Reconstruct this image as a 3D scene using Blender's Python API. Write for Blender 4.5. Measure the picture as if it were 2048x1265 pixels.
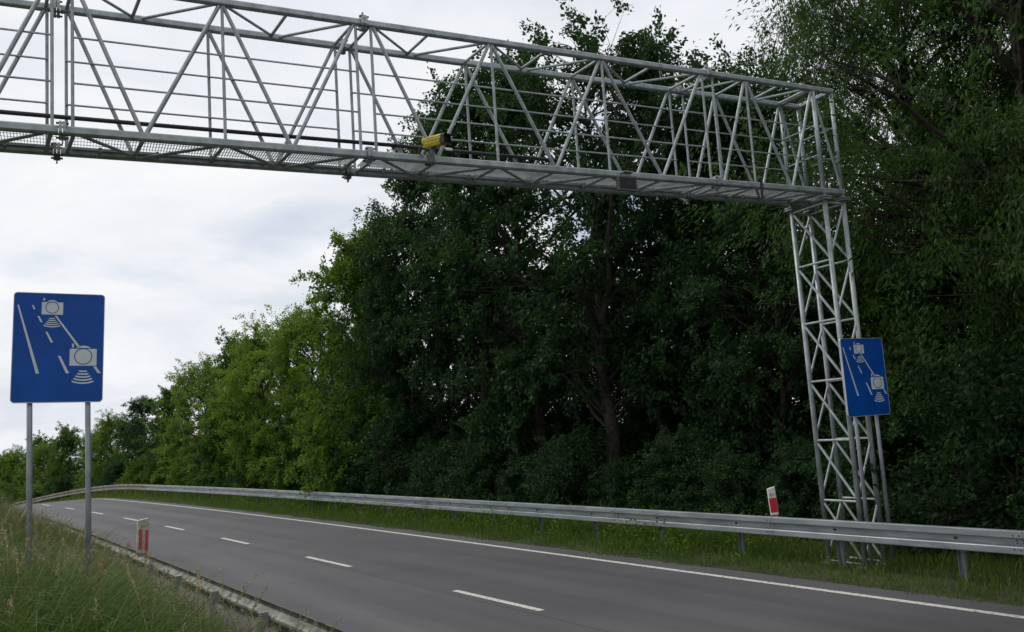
import bpy, math, random
import numpy as np
from mathutils import Vector, Matrix

for o in list(bpy.data.objects):
    bpy.data.objects.remove(o)
scene = bpy.context.scene
COL = scene.collection
rng = np.random.default_rng(7)
random.seed(7)

# ------------------------------------------------------------------ camera
cam_d = bpy.data.cameras.new('camera')
cam = bpy.data.objects.new('camera', cam_d)
COL.objects.link(cam)
cam_d.sensor_width = 36.0
cam_d.lens = 1800 / 2048 * 36
cam_d.clip_end = 5000
right = Vector((0.89561453, -0.43992065, -0.06591236))
down = Vector((-0.00304803, 0.14210134, -0.98984742))
fwd = Vector((0.44482056, 0.88672263, 0.12592714))
M = Matrix.Identity(4)
for i in range(3):
    M[i][0], M[i][1], M[i][2] = right[i], -down[i], -fwd[i]
M.translation = Vector((-3.4117, -10.4848, 2.4707))
cam.matrix_world = M
scene.camera = cam

# ------------------------------------------------------------------ sky and sun
SUN_EL, SUN_HEAD = math.radians(50), math.radians(-40)     # heading clockwise from +Y
world = bpy.data.worlds.new('World')
scene.world = world
world.use_nodes = True
wt = world.node_tree
wt.nodes.clear()
wo = wt.nodes.new('ShaderNodeOutputWorld')
sky = wt.nodes.new('ShaderNodeTexSky')
sky.sky_type = 'NISHITA'
sky.sun_disc = False
sky.sun_elevation = SUN_EL
sky.sun_rotation = SUN_HEAD
sky.dust_density = 2.0
bg_sky = wt.nodes.new('ShaderNodeBackground')
bg_sky.inputs['Strength'].default_value = 0.12
wt.links.new(sky.outputs[0], bg_sky.inputs['Color'])
tc = wt.nodes.new('ShaderNodeTexCoord')
sep = wt.nodes.new('ShaderNodeSeparateXYZ')
wt.links.new(tc.outputs['Generated'], sep.inputs[0])
mx = wt.nodes.new('ShaderNodeMath'); mx.operation = 'MAXIMUM'; mx.inputs[1].default_value = 0.0
wt.links.new(sep.outputs[2], mx.inputs[0])
ad = wt.nodes.new('ShaderNodeMath'); ad.operation = 'ADD'; ad.inputs[1].default_value = 0.22
wt.links.new(mx.outputs[0], ad.inputs[0])
cmb = wt.nodes.new('ShaderNodeCombineXYZ')
for k in (0, 1):
    dv = wt.nodes.new('ShaderNodeMath'); dv.operation = 'DIVIDE'
    wt.links.new(sep.outputs[k], dv.inputs[0]); wt.links.new(ad.outputs[0], dv.inputs[1])
    wt.links.new(dv.outputs[0], cmb.inputs[k])
n1 = wt.nodes.new('ShaderNodeTexNoise')
n1.inputs['Scale'].default_value = 1.5; n1.inputs['Detail'].default_value = 9; n1.inputs['Roughness'].default_value = 0.58
n1.inputs['Distortion'].default_value = 0.35
wt.links.new(cmb.outputs[0], n1.inputs['Vector'])
n2 = wt.nodes.new('ShaderNodeTexNoise')
n2.inputs['Scale'].default_value = 0.9; n2.inputs['Detail'].default_value = 6; n2.inputs['Roughness'].default_value = 0.5
wt.links.new(cmb.outputs[0], n2.inputs['Vector'])
cr = wt.nodes.new('ShaderNodeValToRGB')           # cloud brightness
cr.color_ramp.elements[0].position = 0.30; cr.color_ramp.elements[0].color = (0.74, 0.78, 0.85, 1)
cr.color_ramp.elements[1].position = 0.66; cr.color_ramp.elements[1].color = (1.0, 1.0, 1.01, 1)
wt.links.new(n1.outputs['Fac'], cr.inputs[0])
cv = wt.nodes.new('ShaderNodeValToRGB')           # cloud cover, a few thin spots
cv.color_ramp.elements[0].position = 0.34; cv.color_ramp.elements[0].color = (0.25, 0.25, 0.25, 1)
cv.color_ramp.elements[1].position = 0.45; cv.color_ramp.elements[1].color = (1, 1, 1, 1)
wt.links.new(n2.outputs['Fac'], cv.inputs[0])
bg_c = wt.nodes.new('ShaderNodeBackground')
bg_c.inputs['Strength'].default_value = 1.0
wt.links.new(cr.outputs[0], bg_c.inputs['Color'])
mixw = wt.nodes.new('ShaderNodeMixShader')
wt.links.new(cv.outputs[0], mixw.inputs[0])
wt.links.new(bg_sky.outputs[0], mixw.inputs[1]); wt.links.new(bg_c.outputs[0], mixw.inputs[2])
wt.links.new(mixw.outputs[0], wo.inputs[0])

sun_d = bpy.data.lights.new('sun', 'SUN')
sun_d.energy = 1.4
sun_d.angle = math.radians(14)
sun_d.color = (1.0, 0.96, 0.88)
sun = bpy.data.objects.new('sun', sun_d)
COL.objects.link(sun)
sdir = Vector((math.sin(SUN_HEAD) * math.cos(SUN_EL), math.cos(SUN_HEAD) * math.cos(SUN_EL), math.sin(SUN_EL)))
sun.rotation_euler = sdir.to_track_quat('Z', 'Y').to_euler()
sun.location = sdir * 60

scene.view_settings.view_transform = 'Standard'
scene.view_settings.look = 'None'
scene.view_settings.exposure = 0.0
scene.view_settings.gamma = 1.0
scene.view_settings.use_curve_mapping = False
scene.render.engine = 'CYCLES'
scene.cycles.max_bounces = 6
scene.cycles.diffuse_bounces = 3
scene.cycles.transmission_bounces = 4
scene.cycles.transparent_max_bounces = 6

# ------------------------------------------------------------------ helpers
def tag(o, label=None, cat=None, group=None, kind=None):
    if label: o['label'] = label
    if cat: o['category'] = cat
    if group: o['group'] = group
    if kind: o['kind'] = kind
    return o

def link(o, parent=None):
    COL.objects.link(o)
    if parent is not None:
        o.parent = parent
    return o

def empty(name, loc=(0, 0, 0), rz=0.0):
    o = bpy.data.objects.new(name, None)
    o.empty_display_size = 0.2
    link(o)
    o.location = loc
    o.rotation_euler = (0, 0, rz)
    return o

def mesh_of(name, verts, faces, mat=None, smooth=False):
    me = bpy.data.meshes.new(name)
    me.from_pydata([tuple(map(float, v)) for v in verts], [], faces)
    if mat: me.materials.append(mat)
    if smooth:
        me.polygons.foreach_set('use_smooth', [True] * len(me.polygons))
    me.update()
    return me

def np_mesh(name, V, loops, counts, mat=None, smooth=False, attr=None):
    """V (n,3); loops flat vertex indices; counts of verts per face; attr: per-face float 'tint'."""
    me = bpy.data.meshes.new(name)
    V = np.ascontiguousarray(V, dtype=np.float32)
    me.vertices.add(len(V)); me.vertices.foreach_set('co', V.ravel())
    me.loops.add(len(loops)); me.loops.foreach_set('vertex_index', np.ascontiguousarray(loops, dtype=np.int32))
    st = np.concatenate([[0], np.cumsum(counts)[:-1]]).astype(np.int32)
    me.polygons.add(len(counts)); me.polygons.foreach_set('loop_start', st)
    if smooth: me.polygons.foreach_set('use_smooth', np.ones(len(counts), dtype=bool))
    if mat: me.materials.append(mat)
    me.update(calc_edges=True)
    if attr is not None:
        a = me.attributes.new('tint', 'FLOAT', 'FACE')
        a.data.foreach_set('value', np.ascontiguousarray(attr, dtype=np.float32))
    return me

class MB:
    def __init__(s): s.v = []; s.f = []
    def add(s, vs, fs):
        n = len(s.v); s.v += [tuple(v) for v in vs]; s.f += [tuple(i + n for i in f) for f in fs]; return s
    def box(s, c, d, rot=None):
        hx, hy, hz = d[0] / 2, d[1] / 2, d[2] / 2
        vs = [Vector((x, y, z)) for x in (-hx, hx) for y in (-hy, hy) for z in (-hz, hz)]
        if rot is not None: vs = [rot @ v for v in vs]
        vs = [v + Vector(c) for v in vs]
        return s.add(vs, [(0, 1, 3, 2), (4, 6, 7, 5), (0, 4, 5, 1), (2, 3, 7, 6), (0, 2, 6, 4), (1, 5, 7, 3)])
    def bar(s, a, b, r, n=8, r2=None, twist=0.0, cap=True):
        a, b = Vector(a), Vector(b); d = (b - a).normalized()
        up = Vector((0, 0, 1)) if abs(d.z) < 0.95 else Vector((0, 1, 0))
        x = d.cross(up).normalized(); y = x.cross(d).normalized()
        r2 = r if r2 is None else r2; vs = []
        for p, rr in ((a, r), (b, r2)):
            for k in range(n):
                t = 2 * math.pi * (k + 0.5) / n + twist
                vs.append(p + (x * math.cos(t) + y * math.sin(t)) * rr)
        fs = [(k, (k + 1) % n, n + (k + 1) % n, n + k) for k in range(n)]
        if cap: fs += [tuple(range(n - 1, -1, -1)), tuple(range(n, 2 * n))]
        return s.add(vs, fs)
    def tube(s, a, b, w, h=None):            # rectangular hollow section seen as a bar
        a, b = Vector(a), Vector(b); d = (b - a).normalized()
        up = Vector((0, 0, 1)) if abs(d.z) < 0.95 else Vector((0, 1, 0))
        x = d.cross(up).normalized(); y = x.cross(d).normalized(); h = h or w
        c = 0.18; vs = []
        prof = []
        for sx, sy in ((1, 1), (-1, 1), (-1, -1), (1, -1)):
            q = [(sx * w / 2, sy * h / 2 * (1 - 2 * c)), (sx * w / 2 * (1 - 2 * c), sy * h / 2)]
            if sx * sy < 0: q.reverse()
            prof += q
        n = len(prof)
        for p in (a, b): vs += [p + x * u + y * v for u, v in prof]
        fs = [(k, (k + 1) % n, n + (k + 1) % n, n + k) for k in range(n)] + [tuple(range(n - 1, -1, -1)), tuple(range(n, 2 * n))]
        return s.add(vs, fs)
    def obj(s, name, mat, parent=None, smooth=False, bevel=0.0):
        me = mesh_of(name, s.v, s.f, mat, smooth)
        o = link(bpy.data.objects.new(name, me), parent)
        if bevel:
            m = o.modifiers.new('bevel', 'BEVEL'); m.width = bevel; m.segments = 2
        return o

# ------------------------------------------------------------------ materials
def new_mat(name):
    m = bpy.data.materials.new(name); m.use_nodes = True
    nt = m.node_tree; b = nt.nodes['Principled BSDF']
    return m, nt, b

def noise_col(nt, b, c1, c2, scale, detail=5, lo=0.35, hi=0.65, coord='Object', bump=0.0, bscale=None, stretch=None):
    t = nt.nodes.new('ShaderNodeTexCoord')
    src = t.outputs[coord]
    if stretch:
        mp = nt.nodes.new('ShaderNodeMapping'); mp.inputs['Scale'].default_value = stretch
        nt.links.new(src, mp.inputs[0]); src = mp.outputs[0]
    n = nt.nodes.new('ShaderNodeTexNoise'); n.inputs['Scale'].default_value = scale; n.inputs['Detail'].default_value = detail
    nt.links.new(src, n.inputs['Vector'])
    r = nt.nodes.new('ShaderNodeValToRGB')
    r.color_ramp.elements[0].position = lo; r.color_ramp.elements[0].color = (*c1, 1)
    r.color_ramp.elements[1].position = hi; r.color_ramp.elements[1].color = (*c2, 1)
    nt.links.new(n.outputs['Fac'], r.inputs[0]); nt.links.new(r.outputs[0], b.inputs['Base Color'])
    if bump:
        n3 = nt.nodes.new('ShaderNodeTexNoise'); n3.inputs['Scale'].default_value = bscale or scale * 6; n3.inputs['Detail'].default_value = 3
        nt.links.new(src, n3.inputs['Vector'])
        bp = nt.nodes.new('ShaderNodeBump'); bp.inputs['Strength'].default_value = bump; bp.inputs['Distance'].default_value = 0.01
        nt.links.new(n3.outputs['Fac'], bp.inputs['Height']); nt.links.new(bp.outputs[0], b.inputs['Normal'])
    return r

def simple(name, c1, c2, scale=4, rough=0.6, metal=0.0, bump=0.0, **k):
    m, nt, b = new_mat(name)
    noise_col(nt, b, c1, c2, scale, bump=bump, **k)
    b.inputs['Roughness'].default_value = rough; b.inputs['Metallic'].default_value = metal
    return m

M_galv = simple('galvanised_steel', (0.25, 0.28, 0.285), (0.43, 0.47, 0.475), 7.0, 0.48, 0.35, lo=0.3, hi=0.7)
M_galv_dark = simple('galvanised_steel_stained', (0.20, 0.21, 0.21), (0.33, 0.34, 0.34), 5.0, 0.6, 0.4)
M_rail = simple('guardrail_zinc', (0.25, 0.275, 0.29), (0.38, 0.41, 0.43), 3.5, 0.45, 0.45, stretch=(0.5, 0.5, 3))
M_rail_old = simple('guardrail_weathered', (0.20, 0.17, 0.15), (0.33, 0.30, 0.28), 2.2, 0.6, 0.3)
M_rail_dirty = simple('guardrail_dirty_zinc', (0.10, 0.105, 0.085), (0.29, 0.295, 0.26), 6.0, 0.55, 0.4)
M_bolt = simple('dark_bolt', (0.05, 0.05, 0.05), (0.10, 0.09, 0.08), 20, 0.6, 0.5)
M_black = simple('black_plastic', (0.012, 0.012, 0.014), (0.02, 0.02, 0.022), 10, 0.45)
M_conduit = simple('black_cable_conduit', (0.014, 0.014, 0.018), (0.03, 0.03, 0.035), 6, 0.5)
M_yellow = simple('yellow_housing', (0.50, 0.35, 0.012), (0.66, 0.48, 0.025), 14, 0.42)
M_box = simple('grey_sensor_paint', (0.10, 0.105, 0.10), (0.15, 0.155, 0.15), 10, 0.5)
M_white = simple('white_plastic', (0.62, 0.61, 0.56), (0.76, 0.75, 0.71), 9, 0.5)
M_red_old = simple('red_faded', (0.48, 0.035, 0.07), (0.60, 0.10, 0.13), 18, 0.5)
M_white_old = simple('white_plastic_dirty', (0.34, 0.31, 0.22), (0.58, 0.56, 0.47), 14, 0.6)
M_red = simple('red_reflective', (0.50, 0.012, 0.03), (0.62, 0.02, 0.045), 14, 0.35)
M_blue = simple('blue_reflective_sheeting', (0.003, 0.068, 0.34), (0.005, 0.092, 0.42), 2.5, 0.3, lo=0.3, hi=0.7)
M_blue.node_tree.nodes['Principled BSDF'].inputs['Specular IOR Level'].default_value = 0.2
M_symbol = simple('white_reflective_sheeting', (0.60, 0.64, 0.67), (0.70, 0.74, 0.77), 5, 0.4)
M_rim = simple('sign_rim_grey', (0.40, 0.43, 0.47), (0.5, 0.53, 0.56), 6, 0.45, 0.3)
M_post = simple('sign_post_grey', (0.24, 0.26, 0.29), (0.33, 0.35, 0.38), 6, 0.5, 0.3)
M_ink = simple('black_number_ink', (0.03, 0.03, 0.03), (0.06, 0.06, 0.06), 20, 0.6)
M_bark = simple('bark', (0.022, 0.017, 0.012), (0.06, 0.05, 0.04), 9, 0.9, bump=0.6)
M_concrete = simple('concrete', (0.25, 0.24, 0.22), (0.36, 0.35, 0.33), 9, 0.9, bump=0.4)

# asphalt: uv = (metres across, metres along)
M_asph, nt, b = new_mat('asphalt')
uv = nt.nodes.new('ShaderNodeUVMap'); uv.uv_map = 'UVMap'
mp = nt.nodes.new('ShaderNodeMapping'); mp.inputs['Scale'].default_value = (1.3, 0.05, 1)
nt.links.new(uv.outputs[0], mp.inputs[0])
na = nt.nodes.new('ShaderNodeTexNoise'); na.inputs['Scale'].default_value = 1.0; na.inputs['Detail'].default_value = 4
nt.links.new(mp.outputs[0], na.inputs['Vector'])
nb = nt.nodes.new('ShaderNodeTexNoise'); nb.inputs['Scale'].default_value = 34; nb.inputs['Detail'].default_value = 4
nt.links.new(uv.outputs[0], nb.inputs['Vector'])
nc = nt.nodes.new('ShaderNodeTexNoise'); nc.inputs['Scale'].default_value = 0.35; nc.inputs['Detail'].default_value = 5
nt.links.new(uv.outputs[0], nc.inputs['Vector'])
m1 = nt.nodes.new('ShaderNodeMath'); m1.operation = 'MULTIPLY_ADD'; m1.inputs[1].default_value = 0.46
nt.links.new(na.outputs['Fac'], m1.inputs[0]); 
m2 = nt.nodes.new('ShaderNodeMath'); m2.operation = 'MULTIPLY'; m2.inputs[1].default_value = 0.34
nt.links.new(nb.outputs['Fac'], m2.inputs[0]); nt.links.new(m2.outputs[0], m1.inputs[2])
m3 = nt.nodes.new('ShaderNodeMath'); m3.operation = 'MULTIPLY_ADD'; m3.inputs[1].default_value = 0.25
nt.links.new(nc.outputs['Fac'], m3.inputs[0]); nt.links.new(m1.outputs[0], m3.inputs[2])
ra = nt.nodes.new('ShaderNodeValToRGB')
ra.color_ramp.elements[0].position = 0.36; ra.color_ramp.elements[0].color = (0.046, 0.046, 0.051, 1)
ra.color_ramp.elements[1].position = 0.68; ra.color_ramp.elements[1].color = (0.116, 0.115, 0.124, 1)
nt.links.new(m3.outputs[0], ra.inputs[0])
sx = nt.nodes.new('ShaderNodeSeparateXYZ'); nt.links.new(uv.outputs[0], sx.inputs[0])
wv = nt.nodes.new('ShaderNodeMath'); wv.operation = 'MULTIPLY'; wv.inputs[1].default_value = 2 * math.pi / 1.68
nt.links.new(sx.outputs[0], wv.inputs[0])
cs = nt.nodes.new('ShaderNodeMath'); cs.operation = 'COSINE'; nt.links.new(wv.outputs[0], cs.inputs[0])
wm = nt.nodes.new('ShaderNodeMath'); wm.operation = 'MULTIPLY_ADD'; wm.inputs[1].default_value = 0.07; wm.inputs[2].default_value = 0.95
nt.links.new(cs.outputs[0], wm.inputs[0])
ab = nt.nodes.new('ShaderNodeMath'); ab.operation = 'ADD'; ab.inputs[1].default_value = 0.17
nt.links.new(sx.outputs[0], ab.inputs[0])
nw = nt.nodes.new('ShaderNodeTexNoise'); nw.inputs['Scale'].default_value = 1.2; nt.links.new(uv.outputs[0], nw.inputs['Vector'])
aw = nt.nodes.new('ShaderNodeMath'); aw.operation = 'MULTIPLY_ADD'; aw.inputs[1].default_value = 0.05; nt.links.new(nw.outputs['Fac'], aw.inputs[0]); nt.links.new(ab.outputs[0], aw.inputs[2])
aa = nt.nodes.new('ShaderNodeMath'); aa.operation = 'ABSOLUTE'; nt.links.new(aw.outputs[0], aa.inputs[0])
sm = nt.nodes.new('ShaderNodeMapRange'); sm.inputs[1].default_value = 0.008; sm.inputs[2].default_value = 0.03; sm.inputs[3].default_value = 0.62; sm.inputs[4].default_value = 1.0
nt.links.new(aa.outputs[0], sm.inputs[0])
mm = nt.nodes.new('ShaderNodeMath'); mm.operation = 'MULTIPLY'; nt.links.new(wm.outputs[0], mm.inputs[0]); nt.links.new(sm.outputs[0], mm.inputs[1])
vm = nt.nodes.new('ShaderNodeVectorMath'); vm.operation = 'SCALE'; nt.links.new(ra.outputs[0], vm.inputs[0]); nt.links.new(mm.outputs[0], vm.inputs['Scale'])
nt.links.new(vm.outputs[0], b.inputs['Base Color'])
b.inputs['Roughness'].default_value = 0.75
bp = nt.nodes.new('ShaderNodeBump'); bp.inputs['Strength'].default_value = 0.35; bp.inputs['Distance'].default_value = 0.01
nt.links.new(nb.outputs['Fac'], bp.inputs['Height']); nt.links.new(bp.outputs[0], b.inputs['Normal'])

M_paint = simple('road_paint', (0.24, 0.235, 0.22), (0.60, 0.59, 0.55), 14, 0.75, lo=0.33, hi=0.47, detail=8)
M_ground = simple('soil_and_turf', (0.018, 0.022, 0.008), (0.050, 0.060, 0.020), 1.2, 0.95, bump=0.6)

def leaf_mat(name, dark, light, trans, tw=0.35, gloss=0.10):
    m = bpy.data.materials.new(name); m.use_nodes = True
    nt = m.node_tree; nt.nodes.clear()
    out = nt.nodes.new('ShaderNodeOutputMaterial')
    at = nt.nodes.new('ShaderNodeAttribute'); at.attribute_name = 'tint'
    oi = nt.nodes.new('ShaderNodeObjectInfo')
    ma = nt.nodes.new('ShaderNodeMath'); ma.operation = 'MULTIPLY_ADD'; ma.inputs[1].default_value = 0.45; 
    nt.links.new(oi.outputs['Random'], ma.inputs[0])
    ms = nt.nodes.new('ShaderNodeMath'); ms.operation = 'MULTIPLY'; ms.inputs[1].default_value = 0.65
    nt.links.new(at.outputs['Fac'], ms.inputs[0]); nt.links.new(ms.outputs[0], ma.inputs[2])
    r = nt.nodes.new('ShaderNodeValToRGB')
    r.color_ramp.elements[0].color = (*dark, 1); r.color_ramp.elements[1].color = (*light, 1)
    nt.links.new(ma.outputs[0], r.inputs[0])
    pb = nt.nodes.new('ShaderNodeBsdfPrincipled'); pb.inputs['Roughness'].default_value = 0.5
    pb.inputs['Specular IOR Level'].default_value = gloss
    nt.links.new(r.outputs[0], pb.inputs['Base Color'])
    tr = nt.nodes.new('ShaderNodeBsdfTranslucent')
    mc = nt.nodes.new('ShaderNodeMix'); mc.data_type = 'RGBA'; mc.inputs[0].default_value = 0.5
    nt.links.new(r.outputs[0], mc.inputs[6]); mc.inputs[7].default_value = (*trans, 1)
    nt.links.new(mc.outputs[2], tr.inputs[0])
    mx = nt.nodes.new('ShaderNodeMixShader'); mx.inputs[0].default_value = tw
    nt.links.new(pb.outputs[0], mx.inputs[1]); nt.links.new(tr.outputs[0], mx.inputs[2])
    nt.links.new(mx.outputs[0], out.inputs[0])
    return m

M_leaf_dark = leaf_mat('leaf_alder', (0.014, 0.037, 0.016), (0.046, 0.100, 0.036), (0.06, 0.15, 0.02), 0.32)
M_leaf_mid = leaf_mat('leaf_maple', (0.026, 0.070, 0.014), (0.090, 0.180, 0.030), (0.14, 0.30, 0.02), 0.40)
M_leaf_light = leaf_mat('leaf_robinia', (0.046, 0.105, 0.016), (0.165, 0.260, 0.040), (0.24, 0.40, 0.02), 0.42)
M_leaf_willow = leaf_mat('leaf_willow', (0.018, 0.046, 0.014), (0.060, 0.115, 0.030), (0.08, 0.19, 0.02), 0.36, 0.12)
M_grass = leaf_mat('grass_green', (0.032, 0.072, 0.012), (0.120, 0.180, 0.036), (0.14, 0.24, 0.025), 0.32)
M_grass_dry = leaf_mat('grass_dry', (0.040, 0.080, 0.014), (0.160, 0.180, 0.055), (0.18, 0.24, 0.04), 0.30)
M_grass_brown = leaf_mat('grass_brown', (0.060, 0.075, 0.022), (0.20, 0.165, 0.085), (0.20, 0.18, 0.07), 0.28)
M_straw = leaf_mat('seed_heads', (0.24, 0.20, 0.10), (0.48, 0.40, 0.24), (0.36, 0.30, 0.15), 0.2)

# ------------------------------------------------------------------ road axis
def axis_points():
    pts = []
    y = -45.0
    while y < 50.0:
        yy = max(y, -20.0)
        x = 2.521 - 0.11272 * yy - 2.943e-4 * yy * yy - 6.824e-6 * yy ** 3
        if y < -20: x += -0.1 * (y + 20)
        pts.append([x, y, 0.0]); y += 0.5
    x, y = pts[-1][0], pts[-1][1]
    h = math.atan(0.11272 + 2 * 2.943e-4 * 49.5 + 3 * 6.824e-6 * 49.5 ** 2)
    s = 49.5
    while s < 200:
        h = min(h + 0.5 / 85.0, math.radians(70)); s += 0.5
        x -= 0.5 * math.sin(h); y += 0.5 * math.cos(h)
        d = s - 48; z = -0.0026 * d * d if d < 26 else -0.0026 * 26 * 26 - 0.0026 * 52 * (d - 26) * math.exp(-(d - 26) / 60)
        pts.append([x, y, z])
    return np.array(pts)
AX = axis_points()
TG = np.gradient(AX[:, :2], axis=0); TG /= np.linalg.norm(TG, axis=1)[:, None]
NR = np.stack([TG[:, 1], -TG[:, 0]], 1)          # to the right
SS = np.concatenate([[0], np.cumsum(np.linalg.norm(np.diff(AX[:, :2], axis=0), axis=1))])
S0 = np.interp(0.0, AX[:200, 1], SS[:200]); SS = SS - S0    # s = 0 beside the gantry (y = 0)

def at(s, t, dz=0.0):
    x = np.interp(s, SS, AX[:, 0]); y = np.interp(s, SS, AX[:, 1]); z = np.interp(s, SS, AX[:, 2])
    nx = np.interp(s, SS, NR[:, 0]); ny = np.interp(s, SS, NR[:, 1])
    return np.stack([x + nx * t, y + ny * t, z + dz + 0 * x], -1)

T_PROF = [-200, -60, -20, -12, -8, -6.2, -5.0, -4.3, -3.9, -3.5, 0, 3.6, 4.0, 6, 8, 12, 30, 200]
Z_PROF = [1.5, 1.4, 1.25, 1.15, 1.0, 0.80, 0.34, 0.08, 0.0, -0.06, -0.06, -0.06, 0.0, 0.0, -0.08, -0.15, 0.2, 0.5]
def st_of(x, y):
    x = np.asarray(x, float).ravel(); y = np.asarray(y, float).ravel()
    s = np.empty_like(x); t = np.empty_like(x); zr = np.empty_like(x)
    A = AX[::2]; N = NR[::2]; Sx = SS[::2]
    for i in range(0, len(x), 4000):
        dx = x[i:i + 4000, None] - A[None, :, 0]; dy = y[i:i + 4000, None] - A[None, :, 1]
        k = np.argmin(dx * dx + dy * dy, 1); r = np.arange(len(k))
        s[i:i + 4000] = Sx[k]; zr[i:i + 4000] = A[k, 2]
        d = np.hypot(dx[r, k], dy[r, k]); sg = np.sign(dx[r, k] * N[k, 0] + dy[r, k] * N[k, 1])
        t[i:i + 4000] = d * sg
    return s, t, zr
def ground_z(x, y):
    s, t, zr = st_of(x, y)
    z = zr + np.interp(t, T_PROF, Z_PROF)
    m = (t < -4.2)
    z += np.where(m, 0.10 * np.sin(0.7 * np.asarray(x).ravel() + 1.3) * np.sin(0.5 * np.asarray(y).ravel()) * np.clip((-4.2 - t) / 2, 0, 1), 0)
    return z

# ------------------------------------------------------------------ ground, road, markings
gx = np.concatenate([-np.geomspace(900, 14, 26), np.arange(-13.6, 17, 0.4), np.geomspace(17.4, 900, 26)])
gy = np.concatenate([-np.geomspace(700, 21, 14), np.arange(-20, 75, 0.7), np.geomspace(75.5, 900, 36)])
GX, GY = np.meshgrid(gx, gy)
GZ = ground_z(GX, GY)
V = np.stack([GX.ravel(), GY.ravel(), GZ], 1)
nx_, ny_ = len(gx), len(gy)
I = np.arange(nx_ * ny_).reshape(ny_, nx_)
Q = np.stack([I[:-1, :-1], I[:-1, 1:], I[1:, 1:], I[1:, :-1]], -1).reshape(-1, 4)
g = link(bpy.data.objects.new('ground', np_mesh('ground', V, Q.ravel(), np.full(len(Q), 4), M_ground, True)))
tag(g, kind='structure')

def ribbon(name, s0, s1, t0, t1, dz, mat, step=1.0, cols=2, parent=None):
    n = max(2, int((s1 - s0) / step) + 1)
    s = np.linspace(s0, s1, n); t = np.linspace(t0, t1, cols)
    P = np.stack([at(s, tt, dz) for tt in t], 1).reshape(-1, 3)
    I = np.arange(n * cols).reshape(n, cols)
    Q = np.stack([I[:-1, :-1], I[:-1, 1:], I[1:, 1:], I[1:, :-1]], -1).reshape(-1, 4)
    me = np_mesh(name, P, Q.ravel(), np.full(len(Q), 4), mat)
    uvl = me.uv_layers.new(name='UVMap')
    uvv = np.stack([np.tile(t, n), np.repeat(s, cols)], 1)[Q.ravel()]
    uvl.data.foreach_set('uv', uvv.astype(np.float32).ravel())
    return link(bpy.data.objects.new(name, me), parent)

road = ribbon('road', -40, 175, -3.75, 3.86, 0.0, M_asph, 1.0, 9)
tag(road, kind='structure')
ribbon('edge_line', -38, 170, 3.27, 3.39, 0.004, M_paint, 1.0, 2, road)
for k in range(-5, 16):
    s0 = 7.55 + 6.70 * k
    ribbon('lane_dash', s0, s0 + 2.45, -0.055, 0.055, 0.004, M_paint, 0.8, 2, road)

# ------------------------------------------------------------------ gantry
D, ZB, HT = 0.75, 6.0, 1.737
ZT = ZB + HT
g_lab = 'galvanised steel lattice gantry spanning the road on a lattice tower beside the woods'
GAN = empty('sign_gantry', (7.87, 0.37, 0.0)); tag(GAN, g_lab, 'gantry')
GM = Matrix.Translation((-7.87, -0.37, 0.0))
def gpart(mb, name, mat=M_galv, parent=None, smooth=False):
    o = mb.obj(name, mat, GAN if parent is None else parent, smooth)
    if parent is None: o.matrix_parent_inverse = GM
    return o
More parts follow.
